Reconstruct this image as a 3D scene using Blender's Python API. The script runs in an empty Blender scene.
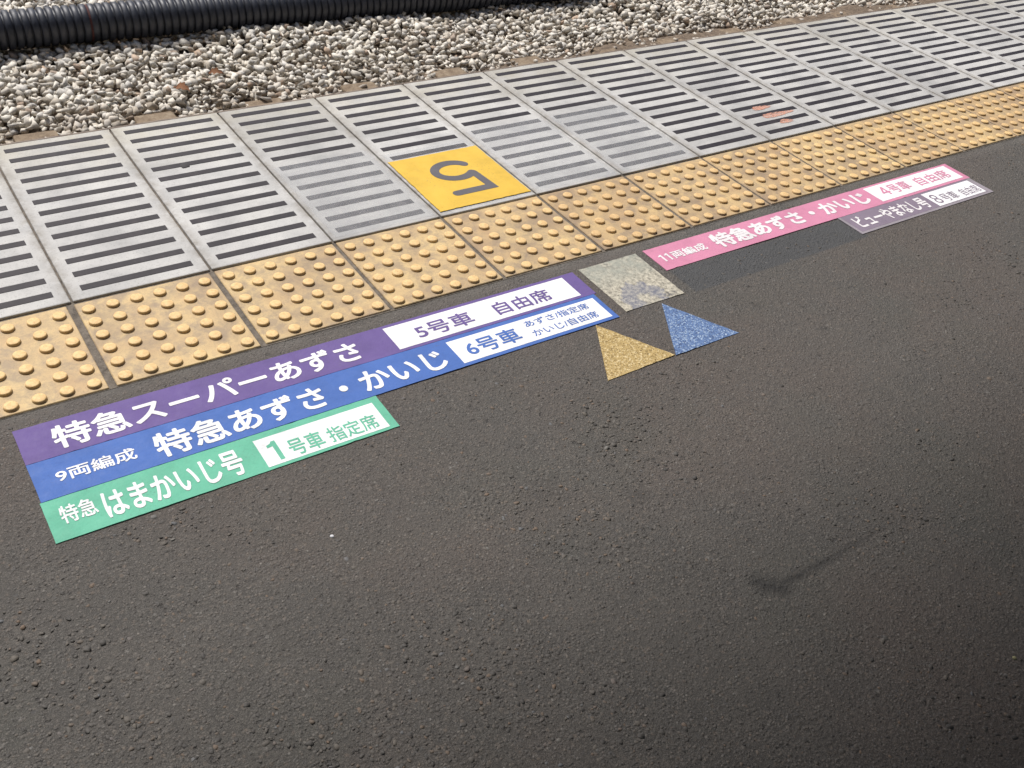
import bpy, bmesh, math, random
import numpy as np
from mathutils import Vector, Matrix

random.seed(7)
rng = np.random.default_rng(7)
scene = bpy.context.scene
COL = scene.collection
D = bpy.data

# ------------------------------------------------------------------ camera
# calibrated from the 0.305 m paving module of the platform edge
CX, CY, CZ = -0.3108, -1.8947, 1.3239
RIGHT = Vector((0.82593068, -0.55212876, 0.11398399))
DOWN = Vector((-0.28178153, -0.57940275, -0.76478208))
FWD = Vector((0.48830081, 0.59953839, -0.63412619))
cam_d = D.cameras.new('camera')
cam = D.objects.new('camera', cam_d)
COL.objects.link(cam)
cam.matrix_world = Matrix(((RIGHT.x, -DOWN.x, -FWD.x, CX),
                           (RIGHT.y, -DOWN.y, -FWD.y, CY),
                           (RIGHT.z, -DOWN.z, -FWD.z, CZ),
                           (0, 0, 0, 1)))
cam_d.sensor_width = 36.0
cam_d.lens = 993.7 * 36.0 / 1024.0
cam_d.clip_start = 0.05
cam_d.clip_end = 1000
scene.camera = cam

# ------------------------------------------------------------------ light
SUN_EL, SUN_AZ = math.radians(57), math.radians(-12)     # azimuth from +Y (the track side)
world = D.worlds.new('World')
scene.world = world
world.use_nodes = True
wn = world.node_tree.nodes
wl = world.node_tree.links
wn.clear()
sky = wn.new('ShaderNodeTexSky')
sky.sky_type = 'NISHITA'
sky.sun_disc = False
sky.sun_elevation = SUN_EL
sky.sun_rotation = SUN_AZ
sky.air_density = 1.0
sky.dust_density = 4.0
sky.ozone_density = 1.0
bg = wn.new('ShaderNodeBackground')
bg.inputs['Strength'].default_value = 0.10
wo = wn.new('ShaderNodeOutputWorld')
wl.new(sky.outputs[0], bg.inputs['Color'])
wl.new(bg.outputs[0], wo.inputs['Surface'])

sun_d = D.lights.new('sun', 'SUN')
sun_d.energy = 4.0
sun_d.angle = math.radians(13)
sun_d.color = (1.0, 0.978, 0.95)
sun = D.objects.new('sun', sun_d)
COL.objects.link(sun)
s_dir = Vector((math.sin(SUN_AZ) * math.cos(SUN_EL), math.cos(SUN_AZ) * math.cos(SUN_EL), math.sin(SUN_EL)))
sun.rotation_euler = s_dir.to_track_quat('Z', 'Y').to_euler()
sun.location = (0, 4, 8)

vs = scene.view_settings
vs.view_transform = 'Standard'
vs.look = 'None'
vs.gamma = 1.0
vs.use_curve_mapping = False
vs.exposure = 0.0


# ------------------------------------------------------------------ helpers
def lin(r, g, b, k=1.0):
    def f(c):
        c /= 255.0
        return k * (c / 12.92 if c <= 0.04045 else ((c + 0.055) / 1.055) ** 2.4)
    return (f(r), f(g), f(b), 1.0)


P = 0.3055                       # paving module along the platform


class NT:
    """small wrapper for building node materials"""
    def __init__(self, name, rough=0.8, spec=0.3):
        self.m = D.materials.new(name)
        self.m.use_nodes = True
        self.n = self.m.node_tree.nodes
        self.l = self.m.node_tree.links
        self.b = self.n['Principled BSDF']
        self.b.inputs['Roughness'].default_value = rough
        self.b.inputs['Specular IOR Level'].default_value = spec
        self.tc = self.n.new('ShaderNodeTexCoord')
        self.geo = self.n.new('ShaderNodeNewGeometry')
        self.pos = self.geo.outputs['Position']

    def link(self, a, b):
        self.l.new(a, b)
        return self

    def set(self, sock, v):
        if hasattr(v, 'is_output') or hasattr(v, 'links'):
            self.l.new(v, sock)
        else:
            sock.default_value = v

    def noise(self, scale, detail=4, rough=0.55, dist=0.0, vec=None, out='Fac'):
        t = self.n.new('ShaderNodeTexNoise')
        t.inputs['Scale'].default_value = scale
        t.inputs['Detail'].default_value = detail
        t.inputs['Roughness'].default_value = rough
        t.inputs['Distortion'].default_value = dist
        self.l.new(vec or self.pos, t.inputs['Vector'])
        return t.outputs[out]

    def voro(self, scale, feature='F1', out='Distance', vec=None, rnd=1.0):
        t = self.n.new('ShaderNodeTexVoronoi')
        t.feature = feature
        t.inputs['Scale'].default_value = scale
        t.inputs['Randomness'].default_value = rnd
        self.l.new(vec or self.pos, t.inputs['Vector'])
        return t.outputs[out]

    def ramp(self, fac, stops, interp='LINEAR'):
        r = self.n.new('ShaderNodeValToRGB')
        r.color_ramp.interpolation = interp
        e = r.color_ramp.elements
        while len(e) < len(stops):
            e.new(0.5)
        for k, (p, c) in enumerate(stops):
            e[k].position = p
            e[k].color = c if isinstance(c, tuple) else (c, c, c, 1)
        self.l.new(fac, r.inputs['Fac'])
        return r.outputs['Color']

    def mix(self, fac, a, b, mode='MIX'):
        m = self.n.new('ShaderNodeMix')
        m.data_type = 'RGBA'
        m.blend_type = mode
        self.set(m.inputs[0], fac)
        self.set(m.inputs[6], a)
        self.set(m.inputs[7], b)
        return m.outputs[2]

    def math(self, op, a, b=0.0, c=None, clamp=False):
        m = self.n.new('ShaderNodeMath')
        m.operation = op
        m.use_clamp = clamp
        self.set(m.inputs[0], a)
        self.set(m.inputs[1], b)
        if c is not None:
            self.set(m.inputs[2], c)
        return m.outputs[0]

    def maprange(self, v, a, b, c=0.0, d=1.0):
        m = self.n.new('ShaderNodeMapRange')
        self.set(m.inputs[0], v)
        for i, x in enumerate((a, b, c, d)):
            m.inputs[i + 1].default_value = x
        return m.outputs[0]

    def sep(self, vec):
        s = self.n.new('ShaderNodeSeparateXYZ')
        self.l.new(vec, s.inputs[0])
        return s.outputs

    def attr(self, name, out='Fac'):
        a = self.n.new('ShaderNodeAttribute')
        a.attribute_name = name
        return a.outputs[out]

    def bump(self, h, dist, strength=1.0, normal=None):
        b = self.n.new('ShaderNodeBump')
        b.inputs['Strength'].default_value = strength
        b.inputs['Distance'].default_value = dist
        self.l.new(h, b.inputs['Height'])
        if normal is not None:
            self.l.new(normal, b.inputs['Normal'])
        return b.outputs['Normal']

    def done(self, color=None, normal=None, rough=None):
        if color is not None:
            self.set(self.b.inputs['Base Color'], color)
        if normal is not None:
            self.l.new(normal, self.b.inputs['Normal'])
        if rough is not None:
            self.set(self.b.inputs['Roughness'], rough)
        return self.m


def link(o, parent=None):
    COL.objects.link(o)
    if parent is not None:
        o.parent = parent
    return o


def mesh_obj(name, me, mat=None, parent=None, loc=(0, 0, 0)):
    if mat is not None and not me.materials:
        me.materials.append(mat)
    o = D.objects.new(name, me)
    o.location = loc
    return link(o, parent)


def empty(name, loc):
    o = D.objects.new(name, None)
    o.empty_display_size = 0.05
    o.location = loc
    return link(o)


def tag(o, label, cat, group=None, kind=None):
    o['label'] = label
    o['category'] = cat
    if group:
        o['group'] = group
    if kind:
        o['kind'] = kind
    return o


def structure(o):
    o['kind'] = 'structure'
    return o


def box_bm(bm, x0, x1, y0, y1, z0, z1, bev=0.0, seg=2):
    vs_ = [bm.verts.new((x, y, z)) for z in (z0, z1) for x, y in ((x0, y0), (x1, y0), (x1, y1), (x0, y1))]
    fs = [bm.faces.new([vs_[i] for i in f]) for f in
          ((3, 2, 1, 0), (4, 5, 6, 7), (0, 1, 5, 4), (1, 2, 6, 5), (2, 3, 7, 6), (3, 0, 4, 7))]
    if bev > 0:
        ed = {e for f in fs for e in f.edges}
        bmesh.ops.bevel(bm, geom=list(ed), offset=bev, segments=seg, profile=0.5, affect='EDGES')


def bm_mesh(name, bm, smooth=False):
    me = D.meshes.new(name)
    bmesh.ops.recalc_face_normals(bm, faces=bm.faces)
    bm.to_mesh(me)
    bm.free()
    if smooth:
        me.polygons.foreach_set('use_smooth', [True] * len(me.polygons))
    return me


def box_mesh(name, *a, **k):
    bm = bmesh.new()
    box_bm(bm, *a, **k)
    return bm_mesh(name, bm)


# ------------------------------------------------------------------ materials
def m_asphalt():
    t = NT('asphalt', rough=0.78, spec=0.5)
    big = t.noise(1.3, 3, 0.5)
    mid = t.noise(9, 4, 0.6)
    c = t.ramp(mid, [(0.30, (0.070, 0.064, 0.056, 1)), (0.55, (0.092, 0.083, 0.073, 1)), (0.75, (0.114, 0.104, 0.093, 1))])
    c = t.mix(t.ramp(big, [(0.44, 0.0), (0.58, 0.75)]), c, (0.104, 0.082, 0.069, 1))
    drift = t.noise(2.9, 4, 0.6, 0.4)
    c = t.mix(t.ramp(drift, [(0.50, 0.0), (0.66, 0.55)]), c, (0.078, 0.076, 0.064, 1))
    # aggregate showing in the binder
    cell = t.voro(190, out='Color')
    sp = t.sep(cell)
    stonec = t.ramp(sp[0], [(0.0, (0.062, 0.058, 0.055, 1)), (0.45, (0.100, 0.092, 0.084, 1)),
                            (0.75, (0.135, 0.118, 0.100, 1)), (0.93, (0.165, 0.138, 0.115, 1)), (1.0, (0.25, 0.235, 0.215, 1))])
    d = t.voro(190)
    mask = t.math('MULTIPLY', t.ramp(d, [(0.25, 1.0), (0.52, 0.0)]), t.ramp(sp[1], [(0.35, 0.0), (0.55, 0.75)]))
    c = t.mix(mask, c, stonec)
    big2 = t.voro(105, out='Color')
    b2 = t.sep(big2)
    c = t.mix(t.math('MULTIPLY', t.ramp(t.voro(105), [(0.24, 1.0), (0.46, 0.0)]), t.ramp(b2[1], [(0.50, 0.0), (0.62, 0.8)])),
              c, t.ramp(b2[0], [(0.0, (0.085, 0.082, 0.080, 1)), (0.5, (0.130, 0.112, 0.095, 1)), (0.85, (0.150, 0.118, 0.092, 1)), (1.0, (0.19, 0.18, 0.165, 1))]))
    # fine light and dark grit
    g = t.noise(620, 2, 0.7)
    c = t.mix(t.ramp(d, [(0.50, 0.0), (0.80, 0.45)]), c, (0.040, 0.036, 0.033, 1))
    c = t.mix(t.ramp(g, [(0.55, 0.0), (0.68, 0.7)]), c, (0.20, 0.186, 0.166, 1))
    c = t.mix(t.ramp(g, [(0.33, 0.85), (0.45, 0.0)]), c, (0.030, 0.027, 0.025, 1))
    # pits
    pit = t.noise(75, 3, 0.6)
    pitm = t.ramp(pit, [(0.29, 1.0), (0.35, 0.0)])
    c = t.mix(t.math('MULTIPLY', pitm, 0.6), c, (0.025, 0.022, 0.020, 1))
    # oily marks, the darker tile-edge line and the cleaner patch left by a removed strip
    st = t.attr('stain')
    br = t.math('MULTIPLY', st, t.maprange(t.noise(85, 4, 0.8), 0.32, 0.58, 0.35, 1.2), clamp=True)
    c = t.mix(br, c, (0.026, 0.024, 0.022, 1))
    gh = t.attr('ghost')
    c = t.mix(t.math('MULTIPLY', gh, 0.85), c, (0.058, 0.060, 0.063, 1))
    pl = t.attr('pale')
    c = t.mix(t.math('MULTIPLY', pl, t.maprange(mid, 0.35, 0.65, 0.2, 0.9), clamp=True), c, (0.165, 0.154, 0.138, 1))
    # relief
    h = t.math('MULTIPLY', t.ramp(d, [(0.0, 1.0), (0.6, 0.0)]), t.maprange(sp[1], 0.2, 0.9, 0.2, 1.5))
    h2 = t.ramp(t.voro(95), [(0.0, 1.0), (0.6, 0.0)])
    wob = t.ramp(t.noise(14, 2, 0.5), [(0.45, 0.0), (0.68, 1.0)])
    h = t.math('ADD', h, t.math('MULTIPLY', h2, t.math('MULTIPLY', wob, 1.2)))
    h = t.math('ADD', h, t.math('MULTIPLY', t.noise(420, 4, 0.75), 1.5))
    h = t.math('ADD', h, t.math('MULTIPLY', t.noise(90, 2, 0.5), 0.5))
    h = t.math('SUBTRACT', h, t.math('MULTIPLY', pitm, 0.9))
    return t.done(c, t.bump(h, 0.0019, 0.85), t.maprange(mid, 0.3, 0.7, 0.58, 0.80))


def m_slab():
    t = NT('pale_concrete', rough=0.72, spec=0.35)
    oi = t.n.new('ShaderNodeObjectInfo')
    a = t.noise(7, 5, 0.62, 0.3)
    c = t.ramp(a, [(0.28, lin(172, 172, 171, 0.86)), (0.5, lin(198, 197, 195, 0.86)), (0.72, lin(214, 213, 209, 0.86))])
    y = t.sep(t.pos)[1]
    # yellowish weathering out by the open track edge
    w = t.math('MULTIPLY', t.maprange(y, 0.45, 0.76, 0.0, 0.6), t.maprange(t.noise(11, 4, 0.6), 0.35, 0.65, 0.3, 1.0))
    c = t.mix(w, c, lin(192, 184, 160, 0.80))
    f = t.noise(260, 3, 0.7)
    c = t.mix(t.ramp(f, [(0.33, 0.4), (0.45, 0.0)]), c, lin(128, 126, 122, 0.8))
    s = t.noise(34, 5, 0.7)
    c = t.mix(t.ramp(s, [(0.62, 0.0), (0.74, 0.35)]), c, lin(142, 139, 134, 0.8))
    scr = t.n.new('ShaderNodeMapping')
    scr.inputs['Scale'].default_value = (30, 160, 1)
    scr.inputs['Rotation'].default_value = (0, 0, 0.5)
    t.l.new(t.pos, scr.inputs['Vector'])
    sc = t.noise(1.0, 3, 0.6, vec=scr.outputs[0])
    c = t.mix(t.ramp(sc, [(0.66, 0.0), (0.72, 0.28)]), c, lin(120, 116, 114, 0.8))
    c = t.mix(1.0, c, t.ramp(oi.outputs['Random'], [(0.0, 0.86), (1.0, 1.05)]), 'MULTIPLY')
    # grime creeping in from the slab borders, and dark smears across the top
    o = t.sep(t.tc.outputs['Object'])
    ex = t.math('SUBTRACT', P / 2, t.math('ABSOLUTE', t.math('SUBTRACT', o[0], P / 2)))
    gr = t.math('MULTIPLY', t.maprange(ex, 0.0, 0.026, 1.0, 0.0), t.maprange(t.noise(26, 5, 0.75), 0.36, 0.66, 0.0, 0.95), clamp=True)
    c = t.mix(gr, c, lin(142, 134, 122, 0.8))
    sm = t.noise(2.6, 5, 0.7, 0.8)
    c = t.mix(t.ramp(sm, [(0.50, 0.0), (0.68, 0.34)]), c, lin(152, 151, 150, 0.84))
    h = t.math('ADD', t.noise(320, 4, 0.7), t.math('MULTIPLY', a, 0.6))
    return t.done(c, t.bump(h, 0.0007, 0.6))


def m_strip():
    t = NT('dark_rubber', rough=0.62, spec=0.35)
    a = t.noise(26, 4, 0.65)
    c = t.ramp(a, [(0.3, lin(48, 42, 49, 0.5)), (0.55, lin(60, 53, 60, 0.5)), (0.75, lin(80, 72, 77, 0.5))])
    c = t.mix(t.ramp(t.noise(160, 3, 0.7), [(0.62, 0.0), (0.75, 0.35)]), c, lin(120, 112, 108, 0.7))
    return t.done(c, t.bump(t.noise(300, 3, 0.6), 0.0006, 0.5))


def m_nosing():
    t = NT('brown_edge_strip', rough=0.6)
    c = t.ramp(t.noise(20, 4, 0.6), [(0.35, lin(112, 98, 90, 0.85)), (0.65, lin(150, 136, 122, 0.85))])
    return t.done(c)


def m_tile():
    t = NT('buff_tactile_tile', rough=0.62, spec=0.35)
    oi = t.n.new('ShaderNodeObjectInfo')
    z = t.sep(t.pos)[2]
    a = t.noise(8, 5, 0.62, 0.2)
    low = t.ramp(a, [(0.30, lin(190, 161, 124, 0.87)), (0.52, lin(212, 185, 138, 0.87)), (0.72, lin(233, 206, 148, 0.87))])
    low = t.mix(t.ramp(t.noise(16, 5, 0.7), [(0.44, 0.0), (0.62, 0.75)]), low, lin(160, 142, 124, 0.82))
    top = t.ramp(t.noise(130, 3, 0.6), [(0.35, lin(226, 188, 132, 0.83)), (0.6, lin(242, 208, 152, 0.83))])
    gm = t.noise(5.5, 5, 0.7, 0.5)
    low = t.mix(t.ramp(gm, [(0.48, 0.0), (0.66, 0.6)]), low, lin(146, 128, 112, 0.82))
    spk = t.noise(95, 4, 0.8)
    top = t.mix(t.ramp(spk, [(0.62, 0.0), (0.72, 0.55)]), top, lin(168, 134, 96, 0.82))
    k = t.maprange(z, 0.0022, 0.0042, 0.0, 1.0)
    c = t.mix(k, low, top)
    f = t.noise(340, 3, 0.7)
    c = t.mix(t.ramp(f, [(0.32, 0.4), (0.42, 0.0)]), c, lin(120, 92, 66, 0.8))
    c = t.mix(1.0, c, t.ramp(oi.outputs['Random'], [(0.0, (0.88, 0.86, 0.86, 1)), (0.5, (0.97, 0.96, 0.95, 1)), (1.0, (1.06, 1.06, 1.02, 1))]), 'MULTIPLY')
    return t.done(c, t.bump(f, 0.0007, 0.5))


def m_mortar():
    t = NT('dirty_joint_mortar', rough=0.9, spec=0.2)
    c = t.ramp(t.noise(60, 4, 0.7), [(0.3, lin(84, 78, 72, 0.85)), (0.7, lin(140, 131, 120, 0.85))])
    c = t.mix(t.ramp(t.noise(400, 3, 0.7), [(0.55, 0.0), (0.7, 0.8)]), c, lin(150, 142, 132, 0.8))
    return t.done(c, t.bump(t.noise(300, 4, 0.7), 0.002, 0.8))


def m_vinyl(name, rgb, worn=0.25, rough=0.66, dirt=(96, 90, 92)):
    t = NT(name, rough=rough, spec=0.3)
    base = lin(*rgb, 0.84 if min(rgb) > 200 else 0.70)
    dk = tuple(x * 0.88 for x in base[:3]) + (1,)
    lt = tuple(min(1, x * 1.07 + 0.004) for x in base[:3]) + (1,)
    c = t.ramp(t.noise(13, 5, 0.6), [(0.3, dk), (0.5, base), (0.72, lt)])
    grit = t.noise(380, 3, 0.75)
    c = t.mix(t.ramp(grit, [(0.29, worn), (0.40, 0.0)]), c, lin(*dirt, 0.8))
    sm = t.noise(48, 5, 0.75)
    c = t.mix(t.ramp(sm, [(0.60, 0.0), (0.78, worn)]), c, lin(*dirt, 0.8))
    sc = t.math('MULTIPLY', t.ramp(t.noise(230, 4, 0.8), [(0.58, 0.0), (0.66, 1.0)]), t.ramp(t.noise(9, 4, 0.7), [(0.48, 0.0), (0.64, 1.0)]))
    c = t.mix(t.math('MULTIPLY', sc, min(0.85, worn * 2.6)), c, (0.11, 0.102, 0.094, 1))
    h = t.math('ADD', t.noise(210, 3, 0.6), t.math('MULTIPLY', t.voro(190), 0.6))
    return t.done(c, t.bump(h, 0.0008, 0.45), t.maprange(sm, 0.3, 0.7, rough - 0.06, rough + 0.15))


def m_speckle(name, dark, midc, light, scale=330):
    t = NT(name, rough=0.7, spec=0.4)
    v = t.sep(t.voro(scale, out='Color'))[0]
    n = t.noise(scale * 0.5, 3, 0.7)
    c = t.ramp(v, [(0.0, lin(*dark, 0.84)), (0.35, lin(*midc, 0.84)), (0.75, lin(*midc, 0.9)), (0.92, lin(*light, 0.85)), (1.0, lin(*light, 0.9))])
    c = t.mix(t.ramp(n, [(0.28, 0.75), (0.40, 0.0)]), c, lin(*dark, 0.75))
    h = t.math('ADD', t.voro(scale), n)
    return t.done(c, t.bump(h, 0.0012, 0.7))


def m_worn_picture():
    # a floor picture scuffed down to mottled grey: pale ground, a green-grey
    # band, bluish remains of ink in the lower half
    t = NT('worn_floor_picture', rough=0.65, spec=0.4)
    loc = t.tc.outputs['Object']
    s = t.sep(loc)
    n1 = t.noise(26, 5, 0.7)
    n2 = t.noise(105, 5, 0.85)
    c = t.ramp(n2, [(0.36, lin(112, 108, 100, 0.82)), (0.48, lin(176, 170, 154, 0.82)), (0.60, lin(220, 213, 194, 0.82))])
    up = t.math('MULTIPLY', t.maprange(s[1], -0.01, 0.05, 0.0, 1.0), t.maprange(n1, 0.35, 0.6, 0.2, 0.8))
    c = t.mix(up, c, lin(158, 162, 152, 0.84))
    dx = t.math('DIVIDE', t.math('ADD', s[0], 0.010), 0.060)
    dy = t.math('DIVIDE', t.math('ADD', s[1], 0.085), 0.078)
    r = t.math('SQRT', t.math('ADD', t.math('MULTIPLY', dx, dx), t.math('MULTIPLY', dy, dy)))
    r = t.math('ADD', r, t.math('MULTIPLY', t.math('SUBTRACT', n1, 0.5), 1.6))
    ring = t.ramp(r, [(0.30, 0.1), (0.58, 0.9), (1.0, 0.85), (1.22, 0.0)])
    c = t.mix(t.math('MULTIPLY', ring, t.maprange(n2, 0.3, 0.6, 0.95, 0.45)), c, lin(112, 118, 142, 0.8))
    # a dark smudge in the lower right corner
    ex = t.math('DIVIDE', t.math('SUBTRACT', s[0], 0.058), 0.024)
    ey = t.math('DIVIDE', t.math('ADD', s[1], 0.082), 0.010)
    e = t.math('SQRT', t.math('ADD', t.math('MULTIPLY', ex, ex), t.math('MULTIPLY', ey, ey)))
    sm = t.math('MULTIPLY', t.ramp(e, [(0.6, 0.8), (1.1, 0.0)]), t.maprange(t.noise(90, 2, 0.5), 0.38, 0.55, 1.0, 0.2))
    c = t.mix(sm, c, lin(70, 72, 82, 0.8))
    return t.done(c, t.bump(n2, 0.0012, 0.7))


def m_film():
    t = NT('clouded_clear_film', rough=0.45, spec=0.4)
    n = t.noise(30, 5, 0.7)
    c = t.ramp(n, [(0.3, lin(203, 205, 209, 1.0)), (0.7, lin(220, 221, 222, 1.0))])
    al = t.maprange(n, 0.3, 0.7, 0.09, 0.15)
    t.l.new(al, t.b.inputs['Alpha'])
    return t.done(c)


def m_residue():
    t = NT('orange_paint_residue', rough=0.7)
    n = t.noise(110, 4, 0.75)
    c = t.ramp(n, [(0.35, lin(232, 160, 132, 0.9)), (0.62, lin(226, 190, 174, 0.9))])
    t.l.new(t.ramp(t.noise(90, 4, 0.8), [(0.38, 0.75), (0.62, 0.10)]), t.b.inputs['Alpha'])
    return t.done(c)


def m_stone():
    t = NT('ballast_stone', rough=0.85, spec=0.25)
    rnd = t.geo.outputs['Random Per Island']
    c = t.ramp(rnd, [(0.0, lin(150, 140, 126, 0.92)), (0.08, lin(194, 184, 168, 0.92)), (0.30, lin(224, 217, 204, 0.94)),
                     (0.55, lin(210, 206, 198, 0.94)), (0.78, lin(236, 229, 215, 0.94)), (0.93, lin(240, 234, 220, 0.88)),
                     (0.965, lin(196, 172, 150, 0.86)), (1.0, lin(168, 160, 150, 0.86))])
    n = t.noise(60, 4, 0.7)
    c = t.mix(t.ramp(n, [(0.54, 0.0), (0.74, 0.45)]), c, lin(160, 142, 120, 0.84))
    g = t.noise(240, 3, 0.7)
    c = t.mix(t.ramp(g, [(0.34, 0.5), (0.46, 0.0)]), c, lin(110, 100, 90, 0.8))
    # rust brown dust in a band close to the sleepers
    y = t.sep(t.pos)[1]
    k = t.math('MULTIPLY', t.maprange(y, 3.02, 3.28, 0.5, 0.0), t.ramp(t.noise(3.5, 3, 0.6), [(0.38, 0.15), (0.60, 1.0)]))
    c = t.mix(k, c, lin(146, 126, 106, 0.82))
    return t.done(c, t.bump(g, 0.0015, 0.4))


def m_dirt():
    t = NT('brown_track_dirt', rough=0.95, spec=0.15)
    c = t.ramp(t.noise(30, 5, 0.7), [(0.3, lin(98, 85, 74, 0.85)), (0.7, lin(150, 134, 116, 0.85))])
    return t.done(c, t.bump(t.noise(120, 4, 0.7), 0.01, 0.8))


def m_sleeper():
    t = NT('dusty_sleeper_concrete', rough=0.9, spec=0.2)
    c = t.ramp(t.noise(24, 5, 0.7), [(0.3, lin(118, 101, 84, 0.85)), (0.55, lin(150, 133, 112, 0.85)), (0.75, lin(170, 156, 136, 0.85))])
    c = t.mix(t.ramp(t.noise(180, 3, 0.7), [(0.34, 0.5), (0.46, 0.0)]), c, lin(96, 78, 62, 0.8))
    return t.done(c, t.bump(t.noise(140, 4, 0.7), 0.004, 0.7))


def m_pipe():
    t = NT('black_plastic_conduit', rough=0.5, spec=0.6)
    c = t.ramp(t.noise(18, 5, 0.7), [(0.35, (0.020, 0.023, 0.032, 1)), (0.70, (0.052, 0.057, 0.074, 1))])
    return t.done(c, None, t.maprange(t.noise(26, 4, 0.7), 0.3, 0.7, 0.42, 0.62))


def m_simple(name, rgb, rough=0.8, k=0.84):
    t = NT(name, rough=rough)
    a = lin(*rgb, k)
    c = t.ramp(t.noise(70, 4, 0.7), [(0.3, tuple(x * 0.75 for x in a[:3]) + (1,)), (0.7, a)])
    return t.done(c)


ASPHALT, SLAB, STRIP, NOSE, TILE, MORTAR = m_asphalt(), m_slab(), m_strip(), m_nosing(), m_tile(), m_mortar()
FILM, RESID, STONE, DIRT, SLEEPER, PIPE = m_film(), m_residue(), m_stone(), m_dirt(), m_sleeper(), m_pipe()
PURPLE = m_vinyl('purple_vinyl', (122, 102, 168))
BLUE = m_vinyl('blue_vinyl', (86, 126, 206))
GREEN = m_vinyl('green_vinyl', (120, 210, 178))
PINK = m_vinyl('pink_vinyl', (236, 156, 188))
MAUVE = m_vinyl('mauve_vinyl', (152, 138, 156))
PALE_EDGE = m_vinyl('pale_clear_border', (172, 164, 172))
WHITE = m_vinyl('white_vinyl', (250, 250, 252), worn=0.14)
WHITE_WORN = m_vinyl('scuffed_white_vinyl', (242, 238, 240), worn=0.30)
YELLOW = m_vinyl('yellow_vinyl', (252, 208, 84), worn=0.28, dirt=(186, 140, 70))
GREY_INK = m_vinyl('grey_ink', (112, 110, 116), worn=0.2)
TAN_GRIT = m_speckle('tan_gritted_paint', (136, 112, 66), (190, 164, 108), (222, 202, 156))
BLUE_GRIT = m_speckle('blue_gritted_paint', (66, 86, 126), (98, 126, 172), (168, 188, 212))
PICTURE = m_worn_picture()
LEAF = m_simple('brown_leaf', (140, 96, 64))
RUST = m_simple('rusty_band', (96, 60, 58))
GUM = m_simple('grey_gum', (78, 76, 78))
PAPER = m_simple('white_scrap', (226, 226, 230))
BODY = m_simple('platform_concrete', (150, 146, 138))

# ------------------------------------------------------------------ ground and platform
SL = 0.765                       # slab length
TD = 0.301                       # tile depth
ZA = -0.003                      # asphalt level

bm = bmesh.new()
for x0, x1, y0, y1 in ((-150, 150, 0.70, 150),):
    bm.faces.new([bm.verts.new(p) for p in ((x0, y0, -1.16), (x1, y0, -1.16), (x1, y1, -1.16), (x0, y1, -1.16))])
structure(mesh_obj('ground', bm_mesh('ground', bm), DIRT))

structure(mesh_obj('platform', box_mesh('platform', -20, 30, -9, 0.70, -1.155, -0.075), BODY))
structure(mesh_obj('joint_bed', box_mesh('joint_bed', -20, 30, -TD - 0.004, SL - 0.01, -0.0745, -0.0032), MORTAR))


# the station roof that shelters the platform (above and behind the viewer)
structure(mesh_obj('canopy_roof', box_mesh('canopy_roof', -20, 30, -9, 0.52, 3.0, 3.12), BODY))


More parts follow.
